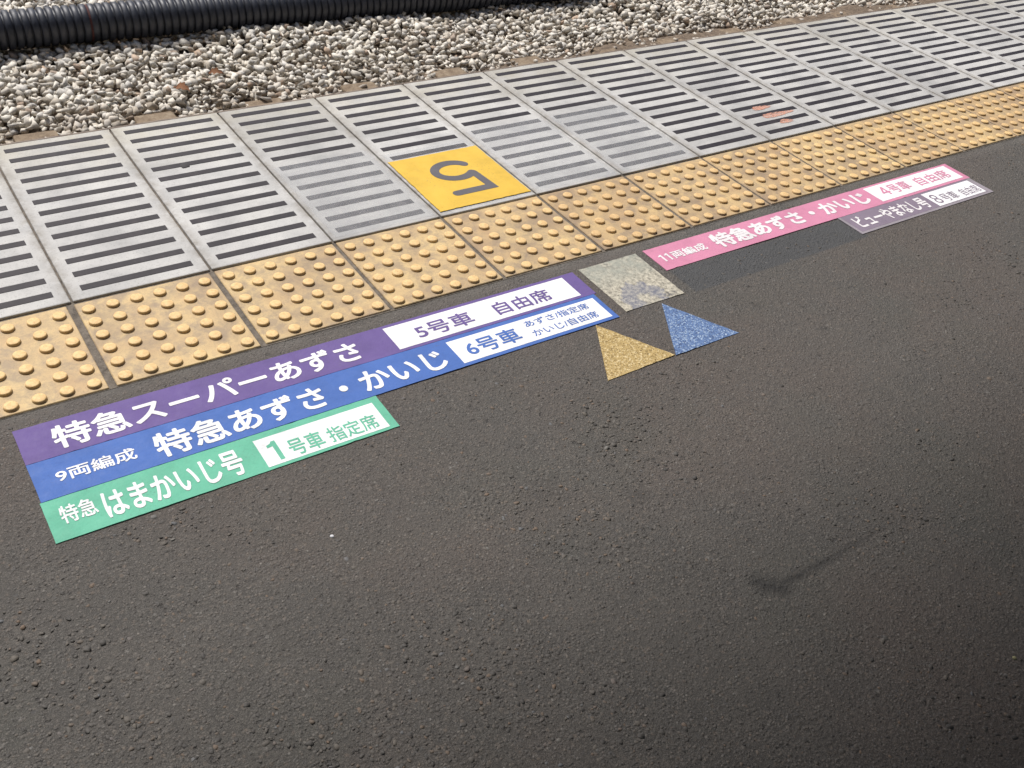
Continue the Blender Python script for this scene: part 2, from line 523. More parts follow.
def asphalt_sheet():
    def axis(lo, a, b, hi, fine, coarse):
        return np.concatenate([np.linspace(lo, a, coarse, endpoint=False), np.arange(a, b, fine), np.linspace(b, hi, coarse)])
    xs = axis(-20, -1.0, 4.2, 30, 0.008, 12)
    ys = axis(-9, -2.2, -TD - 0.004, -TD - 0.004, 0.007, 12)
    ys = np.unique(np.round(ys, 5))
    X, Y = np.meshgrid(xs, ys, indexing='ij')
    Z = ZA + 0.0008 * np.sin(X * 5.1 + 1.3 * np.sin(Y * 3.7)) * np.sin(Y * 6.3 + 0.7) + 0.0007 * np.sin(X * 17 + Y * 11) * 0.6 - 0.0012
    Z[:, -1] = ZA - 0.001
    nx, ny = X.shape
    me = D.meshes.new('platform_asphalt')
    co = np.stack([X, Y, Z], -1).reshape(-1, 3)
    i = np.arange(nx * ny).reshape(nx, ny)
    f = np.stack([i[:-1, :-1], i[1:, :-1], i[1:, 1:], i[:-1, 1:]], -1).reshape(-1, 4)
    me.from_pydata(co.tolist(), [], f.tolist())
    me.polygons.foreach_set('use_smooth', [True] * len(me.polygons))

    def seg(ax, ay, bx, by, ra, rb, soft):
        dx, dy = bx - ax, by - ay
        tt = np.clip(((X - ax) * dx + (Y - ay) * dy) / (dx * dx + dy * dy), 0, 1)
        dd = np.hypot(X - ax - tt * dx, Y - ay - tt * dy) - (ra + (rb - ra) * tt)
        return np.clip(0.5 - dd / soft, 0, 1)
    st = np.zeros_like(X)
    for a in ((0.806, -1.290, 0.834, -1.318, 0.017, 0.015, 0.024, 0.85),
              (0.845, -1.312, 0.975, -1.313, 0.006, 0.005, 0.010, 0.85),
              (0.975, -1.313, 1.120, -1.308, 0.005, 0.001, 0.010, 0.7),
              (0.47, -1.52, 0.58, -1.56, 0.02, 0.01, 0.06, 0.2),
              (0.745, -1.02, 0.750, -1.022, 0.016, 0.016, 0.03, 0.4),
              (1.42, -0.655, 1.432, -0.655, 0.003, 0.003, 0.016, 0.75),
              (1.10, -0.545, 1.12, -0.542, 0.004, 0.004, 0.02, 0.6),
              (1.51, -0.80, 1.52, -0.80, 0.005, 0.004, 0.016, 0.8),
              (1.88, -1.26, 1.89, -1.26, 0.008, 0.006, 0.018, 0.7),
              (2.25, -0.62, 2.26, -0.62, 0.006, 0.004, 0.018, 0.55),
              (0.10, -0.98, 0.22, -1.00, 0.03, 0.015, 0.12, 0.22),
              (0.58, -0.93, 0.61, -0.94, 0.02, 0.01, 0.06, 0.3)):
        st = np.maximum(st, seg(*a[:7]) * a[7])
    # darker line where the asphalt meets the tactile tiles
    st = np.maximum(st, 0.45 * np.clip(1 - (-TD - Y) / 0.022, 0, 1))
    gx = np.clip((X - 1.322) / 0.006, 0, 1) * np.clip((1.985 - X) / 0.006, 0, 1)
    gh = gx * np.clip((Y + 0.548) / 0.006, 0, 1) * np.clip((-0.43 - Y) / 0.02, 0, 1)
    pale = np.clip(1 - (-TD - Y) / 0.05, 0, 1) * 0.9
    for nm, arr in (('stain', st), ('ghost', gh), ('pale', pale)):
        at = me.attributes.new(nm, 'FLOAT', 'POINT')
        at.data.foreach_set('value', np.ascontiguousarray(arr.reshape(-1), dtype=np.float32))
    return structure(mesh_obj('platform_asphalt', me, ASPHALT))


asphalt_sheet()


# ------------------------------------------------------------------ stones, as merged numpy meshes
def rock_variant(flat=1.0, npts=13):
    v = rng.normal(size=(npts, 3))
    v /= np.linalg.norm(v, axis=1)[:, None]
    v *= rng.uniform(0.78, 1.0, size=(npts, 1))
    v *= np.array([1.0, rng.uniform(0.62, 0.95), flat * rng.uniform(0.48, 0.80)])
    b = bmesh.new()
    for p in v:
        b.verts.new(p)
    r = bmesh.ops.convex_hull(b, input=b.verts)
    junk = [g for g in r['geom_interior'] if isinstance(g, bmesh.types.BMVert)]
    if junk:
        bmesh.ops.delete(b, geom=junk, context='VERTS')
    bmesh.ops.triangulate(b, faces=b.faces)
    bmesh.ops.recalc_face_normals(b, faces=b.faces)
    b.verts.index_update()
    co = np.array([x.co[:] for x in b.verts])
    fa = np.array([[x.index for x in f.verts] for f in b.faces])
    b.free()
    return co, fa


def rot_mats(n, tilt):
    a = rng.uniform(0, 2 * np.pi, n)
    bx, by = rng.normal(0, tilt, n), rng.normal(0, tilt, n)
    ca, sa = np.cos(a), np.sin(a)
    Z = np.zeros((n, 3, 3)); Z[:, 0, 0] = ca; Z[:, 0, 1] = -sa; Z[:, 1, 0] = sa; Z[:, 1, 1] = ca; Z[:, 2, 2] = 1
    X = np.zeros((n, 3, 3)); X[:, 0, 0] = 1; X[:, 1, 1] = np.cos(bx); X[:, 1, 2] = -np.sin(bx); X[:, 2, 1] = np.sin(bx); X[:, 2, 2] = np.cos(bx)
    Y = np.zeros((n, 3, 3)); Y[:, 1, 1] = 1; Y[:, 0, 0] = np.cos(by); Y[:, 0, 2] = np.sin(by); Y[:, 2, 0] = -np.sin(by); Y[:, 2, 2] = np.cos(by)
    return X @ Y @ Z


def stone_mesh(name, pos, size, tilt, variants):
    n = len(pos)
    R = rot_mats(n, tilt)
    which = rng.integers(0, len(variants), n)
    V, F, off = [], [], 0
    for k, (co, fa) in enumerate(variants):
        ix = np.nonzero(which == k)[0]
        if not len(ix):
            continue
        w = np.einsum('nij,vj->nvi', R[ix], co) * size[ix][:, None, None] + pos[ix][:, None, :]
        V.append(w.reshape(-1, 3))
        o = off + np.arange(len(ix)) * len(co)
        F.append((fa[None] + o[:, None, None]).reshape(-1, 3))
        off += len(ix) * len(co)
    V, F = np.concatenate(V), np.concatenate(F)
    me = D.meshes.new(name)
    me.vertices.add(len(V))
    me.vertices.foreach_set('co', V.reshape(-1).astype(np.float32))
    me.loops.add(F.size)
    me.loops.foreach_set('vertex_index', F.reshape(-1).astype(np.int32))
    me.polygons.add(len(F))
    me.polygons.foreach_set('loop_start', np.arange(0, F.size, 3, dtype=np.int32))
    me.update(calc_edges=True)
    me.validate()
    return me


SLEEPER_X = [-0.11, 0.490, 1.070, 1.664, 2.248, 2.858, 3.450, 4.050, 4.640, 5.235, 5.83, 6.42, 7.01, 7.6, 8.2]
SLEEPER_END = 3.10
ZB = -1.10


def make_ballast():
    rings = []
    x0, x1, y0, y1 = -1.2, 11.5, 2.15, 6.2
    for layer, (pitch, dz) in enumerate(((0.048, -0.038), (0.039, -0.012))):
        nx, ny = int((x1 - x0) / pitch), int((y1 - y0) / pitch)
        gx, gy = np.meshgrid(np.arange(nx), np.arange(ny), indexing='ij')
        x = x0 + (gx + rng.uniform(-0.5, 0.5, gx.shape)) * pitch
        y = y0 + (gy + rng.uniform(-0.5, 0.5, gx.shape)) * pitch
        x, y = x.ravel(), y.ravel()
        size = np.clip(rng.lognormal(np.log(0.0325), 0.24, x.size), 0.018, 0.050)
        und = 0.022 * np.sin(x * 2.3 + 1.1 * np.sin(y * 3.1)) * np.sin(y * 2.7 + 0.4 * x) + 0.012 * np.sin(x * 7 + y * 5)
        z = ZB + dz + und + rng.uniform(-0.014, 0.014, x.size)
        # ballast swells up from the sleeper ends and thins out to dirt beside them
        z += np.clip((y - 3.12) / 0.6, 0, 1) * 0.035
        keep = np.ones(x.size, bool)
        edge = np.clip((y - 3.02) / 0.14, 0, 1)
        thin = np.clip((x - 2.2) / 2.0, 0.0, 1) * 0.6
        keep &= rng.uniform(size=x.size) > (1 - edge) * thin * 0.85
        size = np.where((edge < 0.6) & (x > 3.0), size * 0.72, size)
        for sx in SLEEPER_X:
            on = (np.abs(x - sx) < 0.105) & (y < SLEEPER_END + 0.005)
            keep &= ~(on & (rng.uniform(size=x.size) > 0.05))
            near = (np.abs(x - sx) < 0.20) & (y < SLEEPER_END + 0.05)
            z = np.where(near & ~on, np.minimum(z, ZB - 0.006), z)
            z = np.where(on, ZB + size * 0.25, z)
        # only the wedge a viewer at the platform edge can see
        keep &= (y > 2.45) & (x < 1.2 + (6.3 - 0.25 * y) * 2.1) & (x > -1.0 + 0.0 * y)
        rings.append((np.stack([x, y, z], -1)[keep], size[keep]))
    pos = np.concatenate([r[0] for r in rings])
    size = np.concatenate([r[1] for r in rings])
    variants = [rock_variant(1.0, int(rng.integers(7, 11))) for _ in range(36)]
    me = stone_mesh('ballast_stones', pos, size, 0.42, variants)
    o = mesh_obj('ballast', me, STONE)
    tag(o, 'pale grey crushed stone ballast beside the platform edge', 'ballast', kind='stuff')


make_ballast()


def dirt_shoulder():
    # brown fines packed round the sleeper ends, thicker towards the right
    xs, ys = np.arange(-1.0, 11.0, 0.03), np.arange(2.3, 3.5, 0.03)
    X, Y = np.meshgrid(xs, ys, indexing='ij')
    k = np.clip((3.22 - Y + 0.05 * np.sin(X * 3.1) + 0.04 * np.sin(X * 7.7)) / 0.16, 0, 1)
    lift = 0.010 + 0.046 * np.clip((X - 1.8) / 2.2, 0, 1)
    Z = -1.158 + k * lift + 0.006 * np.sin(X * 13 + Y * 9) * np.sin(Y * 21 - X * 4) + rng.normal(0, 0.002, X.shape)
    nx, ny = X.shape
    i = np.arange(nx * ny).reshape(nx, ny)
    f = np.stack([i[:-1, :-1], i[1:, :-1], i[1:, 1:], i[:-1, 1:]], -1).reshape(-1, 4)
    me = D.meshes.new('track_shoulder')
    me.from_pydata(np.stack([X, Y, Z], -1).reshape(-1, 3).tolist(), [], f.tolist())
    me.polygons.foreach_set('use_smooth', [True] * len(me.polygons))
    structure(mesh_obj('track_shoulder', me, DIRT))


dirt_shoulder()


def make_aggregate():
    # larger chippings that stand proud of the worn asphalt, gathered in patches
    n = 52000
    x = rng.uniform(-0.75, 3.4, n)
    y = rng.uniform(-1.95, -0.33, n)
    f = (np.sin(x * 4.1 + 1.7 * np.sin(y * 3.3 + 0.4)) * np.sin(y * 5.2 + 0.9 * np.sin(x * 2.6)) +
         0.7 * np.sin(x * 9.7 + y * 4.1 + 2.0) * np.sin(y * 11.3 - x * 3.0))
    near = np.clip((1.3 - np.hypot(x - 0.0, y + 1.15)) / 1.2, 0, 1)
    keep = rng.uniform(size=n) < np.clip(0.10 + 0.12 * (f > 0.2) + 0.80 * near * (f > 0.0) + 0.25 * near, 0, 1)
    for (a0, a1, b0, b1) in ((-0.215, 1.105, -0.452, -0.34), (-0.215, 1.085, -0.556, -0.44), (-0.22, 0.445, -0.66, -0.54),
                             (1.095, 1.30, -0.55, -0.34), (1.30, 2.61, -0.45, -0.335), (1.95, 2.61, -0.545, -0.42),
                             (0.89, 1.32, -0.735, -0.535)):
        keep &= ~((x > a0) & (x < a1) & (y > b0) & (y < b1))
    x, y = x[keep], y[keep]
    size = np.clip(rng.lognormal(np.log(0.0042), 0.36, x.size), 0.0020, 0.0085)
    z = ZA - 0.0012 - size * 0.19
    variants = [rock_variant(0.62, 18) for _ in range(16)]
    me = stone_mesh('chippings', np.stack([x, y, z], -1), size, 0.18, variants)
    t = NT('asphalt_chipping', rough=0.7, spec=0.35)
    c = t.ramp(t.geo.outputs['Random Per Island'],
               [(0.0, (0.058, 0.054, 0.050, 1)), (0.5, (0.092, 0.085, 0.077, 1)), (0.8, (0.120, 0.106, 0.090, 1)),
                (0.92, (0.150, 0.108, 0.078, 1)), (0.97, (0.115, 0.118, 0.122, 1)), (1.0, (0.16, 0.15, 0.135, 1))])
    m = t.done(c, t.bump(t.noise(500, 3, 0.6), 0.0008, 0.5))
    o = mesh_obj('asphalt_chippings', me, m)
    tag(o, 'dark stone chippings exposed in the worn asphalt', 'chippings', kind='stuff')


make_aggregate()

# ------------------------------------------------------------------ sleepers
ORD = ['', 'first', 'second', 'third', 'fourth', 'fifth', 'sixth', 'seventh', 'eighth', 'ninth', 'tenth', 'eleventh', 'twelfth']
sl_me = None
bm = bmesh.new()
box_bm(bm, -0.105, 0.105, -1.0, 0.0, -0.16, 0.0, bev=0.012, seg=2)
for v in bm.verts:
    if v.co.y > -0.03:
        v.co.y -= 0.03 * abs(v.co.x / 0.105) ** 2
sl_me = bm_mesh('sleeper', bm)
SL_VIS = [x for x in SLEEPER_X if 0.3 < x < 7.2]
for k, x in enumerate(SL_VIS):
    o = mesh_obj('sleeper', sl_me, SLEEPER, loc=(x, SLEEPER_END + random.uniform(-0.025, 0.03), ZB + random.uniform(-0.004, 0.004)))
    o.rotation_euler = (random.uniform(-0.01, 0.01), 0, random.uniform(-0.04, 0.04))
    if k == 0:
        lb = 'leftmost dusty brown sleeper end showing beyond the platform edge'
    else:
        lb = 'dusty brown sleeper end, %s to the right of the leftmost one in the ballast' % ORD[k]
    tag(o, lb, 'sleeper', 'sleeper ends in the ballast')

# ------------------------------------------------------------------ corrugated conduit
PIPE_Y0, PIPE_Y1 = 4.13, 3.66


def make_pipe():
    a = Vector((0.0, PIPE_Y0, -0.985))
    b = Vector((8.0, PIPE_Y1, -0.985))
    dirv = (b - a).normalized()
    start = a - dirv * 3.0
    L = 10.5
    pitch = 0.0445
    R0 = 0.104
    prof = [(0.00, -0.012), (0.05, -0.018), (0.09, -0.017), (0.13, -0.004), (0.19, 0.0), (0.50, 0.001), (0.81, 0.0), (0.87, -0.004), (0.91, -0.017), (0.95, -0.018)]
    n = int(L / pitch)
    seg = 40
    rings = []
    for i in range(n):
        for u, dr in prof:
            rings.append(((i + u) * pitch, R0 + dr))
    side = Vector((-dirv.y, dirv.x, 0))
    up = Vector((0, 0, 1))
    V = []
    for s_, r in rings:
        wob = Vector((0, 0.012 * math.sin(s_ * 0.9 + 0.5), 0.005 * math.sin(s_ * 1.7)))
        c = start + dirv * s_ + wob
        for j in range(seg):
            q = 2 * math.pi * j / seg
            V.append(c + side * (math.cos(q) * r) + up * (math.sin(q) * r))
    F = []
    for i in range(len(rings) - 1):
        for j in range(seg):
            j2 = (j + 1) % seg
            F.append((i * seg + j, i * seg + j2, (i + 1) * seg + j2, (i + 1) * seg + j))
    me = D.meshes.new('corrugated_conduit')
    me.from_pydata([tuple(v) for v in V], [], F)
    me.polygons.foreach_set('use_smooth', [True] * len(me.polygons))
    root = empty('corrugated_pipe', tuple(start))
    tag(root, 'black corrugated plastic pipe lying on the stone ballast', 'pipe')
    o = mesh_obj('pipe_body', me, PIPE, root)
    o.matrix_parent_inverse = Matrix.Translation(-start)
    # one rust coloured tie ring round a groove near the left
    s_ = 4.05
    kk = round(s_ / pitch)
    s_ = kk * pitch + 0.001
    c = start + dirv * s_ + Vector((0, 0.012 * math.sin(s_ * 0.9 + 0.5), 0.005 * math.sin(s_ * 1.7)))
    V, F = [], []
    for i, (ds, r) in enumerate(((-0.006, R0 - 0.014), (-0.006, R0 - 0.003), (0.006, R0 - 0.003), (0.006, R0 - 0.014))):
        for j in range(seg):
            q = 2 * math.pi * j / seg
            V.append(tuple(c + dirv * ds + side * (math.cos(q) * r) + up * (math.sin(q) * r)))
    for i in range(3):
        for j in range(seg):
            j2 = (j + 1) % seg
            F.append((i * seg + j, i * seg + j2, (i + 1) * seg + j2, (i + 1) * seg + j))
    me = D.meshes.new('tie_ring')
    me.from_pydata(V, [], F)
    o = mesh_obj('tie_ring', me, RUST, root)
    o.matrix_parent_inverse = Matrix.Translation(-start)
    o['label'] = 'rust brown ring round one groove'


make_pipe()

# ------------------------------------------------------------------ edge slabs
ZS = 0.003                        # slab top, a hair above the tile field
slab_me = box_mesh('slab_body', 0.0024, P - 0.0024, 0.003, SL - 0.006, -0.070, ZS, bev=0.0028, seg=2)
nose_me = box_mesh('edge_nosing', 0.0015, P - 0.0015, SL - 0.0055, SL + 0.004, -0.070, ZS - 0.001, bev=0.002, seg=1)
strip_me = box_mesh('rubber_strip', -0.1235, 0.1235, -0.0108, 0.0108, -0.004, 0.0008, bev=0.0006, seg=1)
STRIP_Y = [0.0440 + 0.0564 * i for i in range(13)]


def slab_label(k):
    d = k - 3
    if d == 0:
        return 'pale concrete edge slab carrying the yellow square with the 5'
    if k == 7:
        return 'pale concrete edge slab marked with faint orange paint blotches'
    if k == 1:
        return 'pale concrete edge slab with a dark gum spot on one of its bars'
    if k == -1:
        return 'leftmost pale concrete edge slab, cut off by the left side of the photo'
    if k == 14:
        return 'farthest pale concrete edge slab, cut off at the top right corner'
    if d < 0:
        return 'pale concrete edge slab, %s to the left of the one with the yellow 5' % ORD[-d]
    if k < 7:
        return 'pale concrete edge slab, %s to the right of the one with the yellow 5' % ORD[d]
    return 'pale concrete edge slab, %s to the right of the one with orange blotches' % ORD[k - 7]


slab0 = None
for k in range(-1, 15):
    r = D.objects.new('edge_slab', None)
    r.empty_display_size = 0.05
    r.location = (k * P, random.uniform(-0.0015, 0.001), random.uniform(-0.0008, 0.0008))
    link(r)
    tag(r, slab_label(k), 'paving slab', 'slotted concrete slabs along the platform edge')
    mesh_obj('slab_body', slab_me, SLAB, r)
    mesh_obj('edge_nosing', nose_me, NOSE, r)
    for y in STRIP_Y:
        mesh_obj('rubber_strip', strip_me, STRIP, r, loc=(P / 2, y, ZS))

# ------------------------------------------------------------------ tactile tiles
def tile_mesh():
    bm = bmesh.new()
    box_bm(bm, 0.0046, P - 0.0046, -TD, -0.0025, -0.040, 0.0, bev=0.0015, seg=1)
    seg = 20
    prof = [(0.0140, -0.001), (0.0140, 0.0006), (0.0134, 0.0040), (0.0126, 0.0057), (0.0110, 0.0062)]
    for i in range(6):
        for j in range(6):
            cx = 0.0265 + i * 0.0505
            cy = -0.0362 - j * 0.0489
            rings = []
            for r, z in prof:
                rings.append([bm.verts.new((cx + r * math.cos(2 * math.pi * q / seg), cy + r * math.sin(2 * math.pi * q / seg), z)) for q in range(seg)])
            for a, b in zip(rings[:-1], rings[1:]):
                for q in range(seg):
                    bm.faces.new((a[q], a[(q + 1) % seg], b[(q + 1) % seg], b[q])).smooth = True
            bm.faces.new(rings[-1]).smooth = True
    return bm_mesh('tactile_tile', bm)


def tile_label(k):
    d = k - 3
    if d == 0:
        return 'buff studded tactile tile directly below the yellow 5 square'
    if k == -1:
        return 'leftmost buff studded tactile tile, cut off by the left side of the photo'
    if k == 7:
        return 'buff studded tactile tile below the slab with orange paint blotches'
    if k == 11:
        return 'farthest buff studded tactile tile, cut off by the right side of the photo'
    if d < 0:
        return 'buff studded tactile tile, %s to the left of the one below the yellow 5' % ORD[-d]
    if k < 7:
        return 'buff studded tactile tile, %s to the right of the one below the yellow 5' % ORD[d]
    return 'buff studded tactile tile, %s to the right of the one below the orange blotches' % ORD[k - 7]


tile_me = tile_mesh()
tile_me.materials.append(TILE)
for k in range(-1, 12):
    o = D.objects.new('tactile_tile', tile_me)
    o.location = (k * P + {-1: -0.010, 0: -0.0045}.get(k, 0.0) + random.uniform(-0.001, 0.001), random.uniform(-0.002, 0.001), random.uniform(-0.0006, 0.0006))
    link(o)
    tag(o, tile_label(k), 'tactile tile', 'studded tactile tiles along the platform')


def merged_run(name, ks_slab, ks_tile):
    # the same paving carried on past both sides of the view
    bm = bmesh.new()
    mats = [SLAB, NOSE, STRIP, TILE]

    def add(me, loc, mi):
        n0 = len(bm.faces)
        nv = len(bm.verts)
        bm.from_mesh(me)
        bm.verts.ensure_lookup_table()
        bm.faces.ensure_lookup_table()
        for v in bm.verts[nv:]:
            v.co += Vector(loc)
        for f in bm.faces[n0:]:
            f.material_index = mi
    for k in ks_slab:
        add(slab_me, (k * P, 0, 0), 0)
        add(nose_me, (k * P, 0, 0), 1)
        for y in STRIP_Y:
            add(strip_me, (k * P + P / 2, y, ZS), 2)
    for k in ks_tile:
        add(tile_me, (k * P, 0, 0), 3)
    me = D.meshes.new(name)
    bm.to_mesh(me)
    bm.free()
    for m in mats:
        me.materials.append(m)
    structure(mesh_obj(name, me))


merged_run('platform_paving', list(range(-7, -1)) + list(range(15, 24)), list(range(-7, -1)) + list(range(12, 24)))

# ------------------------------------------------------------------ films, yellow square, residue on the slabs
def flat_poly(name, pts, z0, z1):
    bm = bmesh.new()
    lo = [bm.verts.new((x, y, z0)) for x, y in pts]
    hi = [bm.verts.new((x, y, z1)) for x, y in pts]
    bm.faces.new(hi)
    bm.faces.new(list(reversed(lo)))
    n = len(pts)
    for i in range(n):
        bm.faces.new((lo[i], lo[(i + 1) % n], hi[(i + 1) % n], hi[i]))
    return bm_mesh(name, bm)


def rough_rect(x0, x1, y0, y1, amp=0.0006, step=0.012, chips=0):
    """outline with slightly worn edges, counter-clockwise"""
    pts = []
    c = [(x0, y0), (x1, y0), (x1, y1), (x0, y1)]
    for i in range(4):
        (ax, ay), (bx, by) = c[i], c[(i + 1) % 4]
        L = math.hypot(bx - ax, by - ay)
        n = max(2, int(L / step))
        nx, ny = -(by - ay) / L, (bx - ax) / L       # inward for ccw
        bite = set(random.sample(range(1, n), min(chips, n - 1))) if chips and L > 0.25 else set()
        for j in range(n):
            t = j / n
            d = 0 if j == 0 else random.uniform(0, amp) + (random.uniform(0.0006, 0.0014) if j in bite else 0)
            pts.append((ax + (bx - ax) * t + nx * d, ay + (by - ay) * t + ny * d))
    return pts


FZ = ZS + 0.0016
FILM_WHERE = {2: 'just left of the yellow 5 square', 3: 'under the yellow 5 square',
              4: 'just right of the yellow 5 square', 5: 'second slab right of the yellow 5'}
for k in (2, 3, 4, 5):
    top = {2: 0.392, 3: 0.352, 4: 0.396, 5: 0.392}[k]
    me = flat_poly('film_patch', rough_rect(k * P + 0.012, (k + 1) * P - 0.012, 0.012, top), FZ - 0.0006, FZ - 0.0005)
    o = mesh_obj('film_patch', me, FILM)
    tag(o, 'clouded clear film stuck over slab bars, ' + FILM_WHERE[k], 'film', 'clear film patches on the slabs')


def ribbon(pts, w, z0, z1, name):
    """flat stroke of constant width with mitred corners and rounded ends"""
    P2 = [Vector((x, y)) for x, y in pts]
    n = len(P2)
    left, right = [], []
    for i in range(n):
        d0 = (P2[i] - P2[i - 1]).normalized() if i else (P2[1] - P2[0]).normalized()
        d1 = (P2[i + 1] - P2[i]).normalized() if i < n - 1 else d0
        t = (d0 + d1).normalized()
        nn = Vector((-t.y, t.x))
        k = w / 2 / max(0.45, nn.dot(Vector((-d1.y, d1.x))))
        left.append(P2[i] + nn * k)
        right.append(P2[i] - nn * k)
    bm = bmesh.new()
    L = [bm.verts.new((p.x, p.y, z1)) for p in left]
    R = [bm.verts.new((p.x, p.y, z1)) for p in right]
    for i in range(n - 1):
        bm.faces.new((R[i], R[i + 1], L[i + 1], L[i]))

    def cap(c, a, b):
        vec = (a.co.xy - c)
        ring = [a]
        for j in range(1, 6):
            q = -math.pi * j / 6
            ring.append(bm.verts.new((c.x + vec.x * math.cos(q) - vec.y * math.sin(q), c.y + vec.x * math.sin(q) + vec.y * math.cos(q), z1)))
        ring.append(b)
        bm.faces.new(ring)
    cap(P2[-1], L[-1], R[-1])
    cap(P2[0], R[0], L[0])
    bmesh.ops.recalc_face_normals(bm, faces=bm.faces)
    r = bmesh.ops.extrude_face_region(bm, geom=list(bm.faces))
    for g in r['geom']:
        if isinstance(g, bmesh.types.BMVert):
            g.co.z = z0
    return bm_mesh(name, bm)


yl = empty('number_square', (1.068, 0.16, FZ))
tag(yl, 'yellow floor square with a grey upside-down 5 beside the studded tiles', 'floor marking')
o = mesh_obj('yellow_panel', flat_poly('yellow_panel', rough_rect(0.924, 1.213, 0.018, 0.306, 0.0012, 0.010, 5), 0.0005, 0.0013), YELLOW, yl)
o.location = (-1.068, -0.16, 0)
arc = [(1.073 + 0.056 * math.cos(math.radians(a)), 0.198 + 0.043 * math.sin(math.radians(a))) for a in range(-38, -338, -10)]
num = bmesh.new()
for pts5, dz in (([(1.016, 0.084), (1.128, 0.084), (1.1195, 0.1695)], 0.0), (arc, 0.00006)):
    num.from_mesh(ribbon(pts5, 0.0255, 0.0010, 0.0018 + dz, 'stroke'))
o = mesh_obj('numeral', bm_mesh('numeral', num), GREY_INK, yl)
o.location = (-1.068, -0.16, 0)

bm = bmesh.new()
for (x0, y0, x1, y1, w) in ((2.247, 0.193, 2.325, 0.199, 0.013), (2.237, 0.139, 2.375, 0.139, 0.014), (2.270, 0.086, 2.325, 0.088, 0.013)):
    ring = []
    for j in range(28):
        q = 2 * math.pi * j / 28
        rr = 1 + 0.14 * math.sin(3 * q + x0 * 40) + random.uniform(-0.07, 0.07)
        ring.append(bm.verts.new(((x0 + x1) / 2 + (x1 - x0) / 2 * 1.05 * math.cos(q) * rr, (y0 + y1) / 2 + w * math.sin(q) * rr, ZS + 0.0012)))
    bm.faces.new(ring)
r = bmesh.ops.extrude_face_region(bm, geom=list(bm.faces))
for g in r['geom']:
    if isinstance(g, bmesh.types.BMVert):
        g.co.z -= 0.0003
o = mesh_obj('paint_residue', bm_mesh('paint_residue', bm), RESID)
tag(o, 'faint worn orange paint blotches between the bars of an edge slab', 'paint residue')


# ------------------------------------------------------------------ lettering
def text_mesh(body, bold):
    cu = D.curves.new('lettering', 'FONT')
    cu.body = body
    cu.size = 1.0
    cu.offset = bold
    cu.resolution_u = 4
    ob = D.objects.new('lettering', cu)
    COL.objects.link(ob)
    dg = bpy.context.evaluated_depsgraph_get()
    dg.update()
    me = D.meshes.new_from_object(ob.evaluated_get(dg))
    D.objects.remove(ob)
    D.curves.remove(cu)
    return me


def letter_part(parent, body, x0, x1, y0, y1, z, mat, bold=0.02, name='lettering'):
    """text whose outline box is fitted to x0..x1, y0..y1 (parent-local metres);
    the stroke is thickened by overlaying shifted copies a hair apart"""
    me0 = text_mesh(body, 0.0)
    n = len(me0.vertices)
    co = np.empty(n * 3, np.float32)
    me0.vertices.foreach_get('co', co)
    co = co.reshape(-1, 3).astype(float)
    polys = [tuple(p.vertices) for p in me0.polygons]
    D.meshes.remove(me0)
    K = 8 if bold > 0 else 0
    offs = [(0.0, 0.0)] + [(bold * math.cos(2 * math.pi * k / K), bold * math.sin(2 * math.pi * k / K)) for k in range(K)]
    lo = co.min(0) - bold
    hi = co.max(0) + bold
    V, F = [], []
    for k, (ox, oy) in enumerate(offs):
        c = co.copy()
        c[:, 0] = x0 + (co[:, 0] + ox - lo[0]) / (hi[0] - lo[0]) * (x1 - x0)
        c[:, 1] = y0 + (co[:, 1] + oy - lo[1]) / (hi[1] - lo[1]) * (y1 - y0)
        c[:, 2] = z + k * 0.000012
        V += c.tolist()
        F += [tuple(i + k * n for i in p) for p in polys]
    me = D.meshes.new(name)
    me.from_pydata(V, [], F)
    me.materials.append(mat)
    return mesh_obj(name, me, None, parent)


def sticker(name, label, x0, x1, y0, y1, mat, z=0.0, chips=0):
    cx, cy = (x0 + x1) / 2, (y0 + y1) / 2
    r = empty(name, (cx, cy, ZA + z))
    tag(r, label, 'floor sticker', 'boarding position stickers on the platform')
    pts = rough_rect(x0 - cx, x1 - cx, y0 - cy, y1 - cy, 0.0005, 0.012, chips)
    mesh_obj('backing', flat_poly('backing', pts, -0.0014, 0.0007), mat, r)

    def txt(body, a0, a1, b0, b1, m, bold=0.02, h=0.0014, name='lettering'):
        return letter_part(r, body, a0 - cx, a1 - cx, b0 - cy, b1 - cy, h, m, bold, name)

    def panel(a0, a1, b0, b1, m=WHITE, nm='white_panel', h=0.0011):
        q = rough_rect(a0 - cx, a1 - cx, b0 - cy, b1 - cy, 0.0003, 0.015)
        return mesh_obj(nm, flat_poly(nm, q, 0.0005, h), m, r)
    def one(a0, a1, b0, b1, m, h=0.0014):
        # the figure 1: a stem with a short flag
        w, t = a1 - a0, (a1 - a0) * 0.46
        H = b1 - b0
        pts = [(a1 - t, b0), (a1, b0), (a1, b1), (a1 - t * 0.85, b1), (a1 - t * 1.2, b1 - H * 0.09), (a0, b1 - H * 0.15), (a0, b1 - H * 0.28), (a1 - t, b1 - H * 0.25)]
        return mesh_obj('lettering', flat_poly('lettering', [(x - cx, y - cy) for x, y in pts], 0.0006, h), m, r)
    return r, txt, panel, one


r, txt, panel, one = sticker('floor_sticker', 'long purple floor sticker at the top of the left stack', -0.2035, 1.086, -0.4460, -0.3475, PURPLE, chips=2)
txt('特急スーパーあずさ', -0.146, 0.476, -0.432, -0.366, WHITE, 0.026)
panel(0.555, 1.047, -0.4375, -0.357)
txt('5号車', 0.615, 0.760, -0.425, -0.3765, PURPLE, 0.018)
txt('自由席', 0.823, 0.978, -0.424, -0.3765, PURPLE, 0.018)

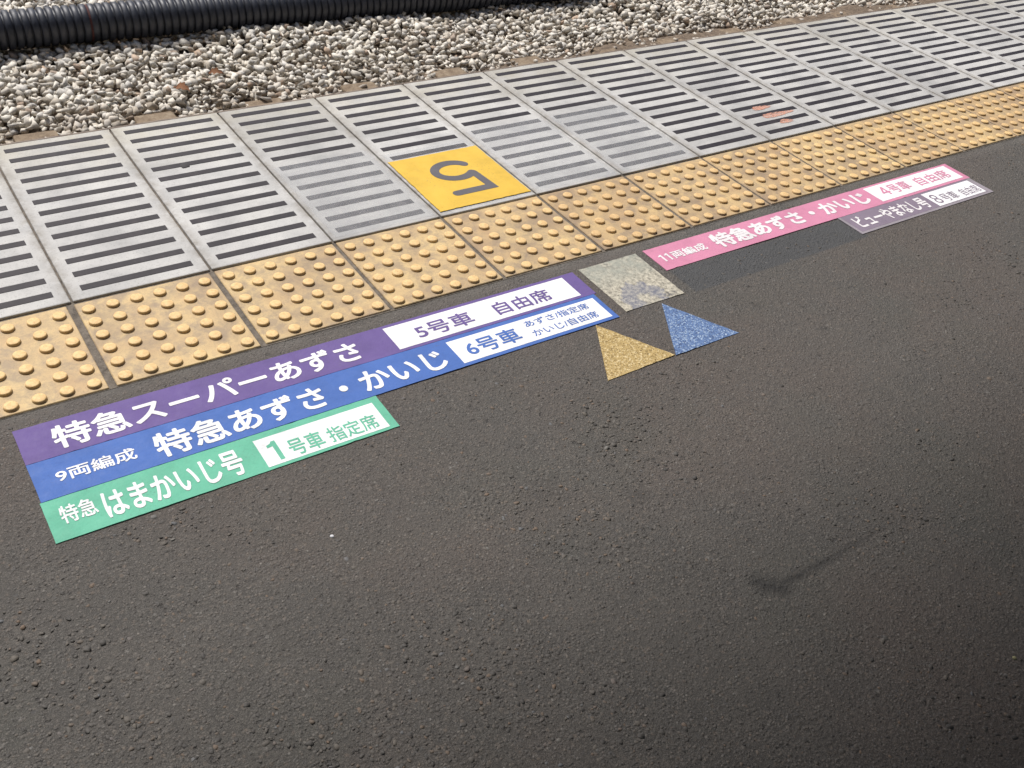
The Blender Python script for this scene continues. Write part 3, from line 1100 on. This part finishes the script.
r, txt, panel, one = sticker('floor_sticker', 'long blue floor sticker between the purple and the green one', -0.2035, 1.0775, -0.5480, -0.4467, BLUE, 0.0002, chips=1)
txt('9両編成', -0.166, -0.027, -0.515, -0.482, WHITE, 0.016)
txt('特急あずさ・かいじ', 0.007, 0.627, -0.536, -0.467, WHITE, 0.026)
panel(0.656, 1.064, -0.5385, -0.459)
txt('6号車', 0.684, 0.823, -0.5255, -0.475, BLUE, 0.020)
txt('あずさ/指定席', 0.853, 1.034, -0.4905, -0.4675, BLUE, 0.012)
txt('かいじ/自由席', 0.852, 1.036, -0.5275, -0.503, BLUE, 0.012)

r, txt, panel, one = sticker('floor_sticker', 'short green floor sticker at the bottom of the left stack', -0.2060, 0.4375, -0.6500, -0.5487, GREEN, 0.0001, chips=1)
txt('特急', -0.184, -0.125, -0.615, -0.571, WHITE, 0.018)
txt('はまかいじ号', -0.115, 0.134, -0.6375, -0.570, WHITE, 0.026)
panel(0.169, 0.420, -0.6425, -0.565)
one(0.186, 0.2055, -0.6340, -0.5800, GREEN)
txt('号車', 0.221, 0.290, -0.6370, -0.5905, GREEN, 0.016)
txt('指定席', 0.301, 0.405, -0.6360, -0.5935, GREEN, 0.014)

far = []
r, txt, panel, one = sticker('floor_sticker', 'long pink floor sticker to the right of the scuffed grey square', 1.3140, 2.5960, -0.4410, -0.3430, PINK, chips=2)
far.append(r)
one(1.334, 1.346, -0.4090, -0.3775, WHITE_WORN)
one(1.354, 1.366, -0.4090, -0.3775, WHITE_WORN)
txt('両編成', 1.374, 1.492, -0.4090, -0.3770, WHITE_WORN, 0.024)
txt('特急あずさ・かいじ', 1.525, 2.153, -0.4210, -0.3560, WHITE_WORN, 0.038)
panel(2.181, 2.576, -0.4300, -0.3510)
txt('４', 2.222, 2.256, -0.4100, -0.3650, PINK, 0.022)
txt('号車', 2.262, 2.352, -0.4110, -0.3640, PINK, 0.018)
txt('自由席', 2.388, 2.546, -0.4130, -0.3660, PINK, 0.014)

r, txt, panel, one = sticker('floor_sticker', 'short mauve floor sticker under the far end of the pink one', 1.9640, 2.5900, -0.5340, -0.4418, PALE_EDGE, 0.0001)
panel(1.9740, 2.5720, -0.5250, -0.4425, MAUVE, 'mauve_panel', 0.0010)
far.append(r)
txt('ビューやまなし号', 1.995, 2.312, -0.5150, -0.4570, WHITE_WORN, 0.026, 0.0016)
panel(2.333, 2.567, -0.5230, -0.4500, WHITE, 'white_panel', 0.0013)
txt('８', 2.344, 2.373, -0.5130, -0.4640, MAUVE, 0.016, 0.0016)
txt('号車', 2.382, 2.452, -0.5150, -0.4730, MAUVE, 0.008, 0.0016)
txt('自由席', 2.474, 2.560, -0.5150, -0.4760, MAUVE, 0.004, 0.0016)

for r in far:                      # these two lie very slightly askew
    piv = Vector((1.314, -0.392, 0))
    d = r.location - piv
    q = 0.0052
    r.location = piv + Vector((d.x * math.cos(q) - d.y * math.sin(q) + 0.003, d.x * math.sin(q) + d.y * math.cos(q), d.z))
    r.rotation_euler.z = q

# worn picture square and the two gritted triangles
me = flat_poly('picture_square', rough_rect(-0.0925, 0.0925, -0.0965, 0.0965, 0.0012, 0.012, 3), -0.0012, 0.0010)
o = mesh_obj('picture_square', me, PICTURE, loc=(1.1985, -0.4420, ZA))
tag(o, 'scuffed grey floor square with a worn off bluish picture between the stickers', 'floor sticker')


def triangle(pts, mat, label):
    cx = sum(p[0] for p in pts) / 3
    cy = sum(p[1] for p in pts) / 3
    out = []
    for i in range(3):
        (ax, ay), (bx, by) = pts[i], pts[(i + 1) % 3]
        for j in range(14):
            t = j / 14
            jit = 0 if j == 0 else random.uniform(-0.0007, 0.0007)
            out.append((ax + (bx - ax) * t - cx + jit, ay + (by - ay) * t - cy + jit))
    o = mesh_obj('triangle_mark', flat_poly('triangle_mark', out, -0.0015, 0.0003), mat, loc=(cx, cy, ZA))
    tag(o, label, 'floor marking', 'triangles painted on the asphalt')


triangle([(0.906, -0.7225), (1.1035, -0.7175), (1.006, -0.549)], TAN_GRIT, 'tan gritted triangle painted on the asphalt')
triangle([(1.1055, -0.7195), (1.303, -0.7200), (1.209, -0.548)], BLUE_GRIT, 'blue gritted triangle painted on the asphalt')

# ------------------------------------------------------------------ small litter
def blob(name, loc, r, h, mat, n=14):
    bm = bmesh.new()
    ring = []
    top = []
    for j in range(n):
        q = 2 * math.pi * j / n
        rr = r * random.uniform(0.8, 1.15)
        ring.append(bm.verts.new((rr * math.cos(q), rr * math.sin(q), 0)))
        top.append(bm.verts.new((rr * 0.8 * math.cos(q), rr * 0.8 * math.sin(q), h)))
    bm.faces.new(top)
    bm.faces.new(list(reversed(ring)))
    for j in range(n):
        bm.faces.new((ring[j], ring[(j + 1) % n], top[(j + 1) % n], top[j]))
    return mesh_obj(name, bm_mesh(name, bm, True), mat, loc=loc)


tag(blob('gum_spot', (0.419, 0.487, ZS + 0.0003), 0.0145, 0.0016, GUM), 'dark grey gum spot stuck beside a bar of an edge slab', 'gum')
tag(blob('paper_scrap', (0.197, -0.845, ZA - 0.001), 0.0042, 0.002, PAPER, 7), 'tiny white scrap lying on the asphalt below the green sticker', 'litter')
tag(blob('pale_pebble', (1.085, -1.624, ZA - 0.002), 0.0045, 0.003, m_simple('pale_pebble', (160, 156, 120)), 8), 'tiny pale pebble on the asphalt in the lower right', 'pebble')


def leaf(loc, L, rz, tilt, label):
    bm = bmesh.new()
    n = 7
    rows = []
    for i in range(n + 1):
        t = i / n
        w = L * (0.34 if i % 2 else 0.20) * math.sin(math.pi * min(1, t * 0.96 + 0.02)) ** 0.8
        z = 0.28 * L * math.sin(t * 2.6)
        rows.append([bm.verts.new((L * (t - 0.5), w, z + 0.20 * L)), bm.verts.new((L * (t - 0.5), 0, z)), bm.verts.new((L * (t - 0.5), -w, z + 0.10 * L))])
    for a, b in zip(rows[:-1], rows[1:]):
        for j in range(2):
            bm.faces.new((a[j], a[j + 1], b[j + 1], b[j]))
    o = mesh_obj('dead_leaf', bm_mesh('dead_leaf', bm, True), LEAF, loc=loc)
    o.rotation_euler = (tilt, 0.25, rz)
    tag(o, label, 'leaf', 'dead leaves on the ballast')


leaf((1.27, 3.14, -1.035), 0.10, 1.9, -0.5, 'brown dead leaf on the ballast, the left one of the two')
leaf((1.50, 3.27, -1.030), 0.085, 2.4, -0.5, 'brown dead leaf on the ballast, the right one of the two')
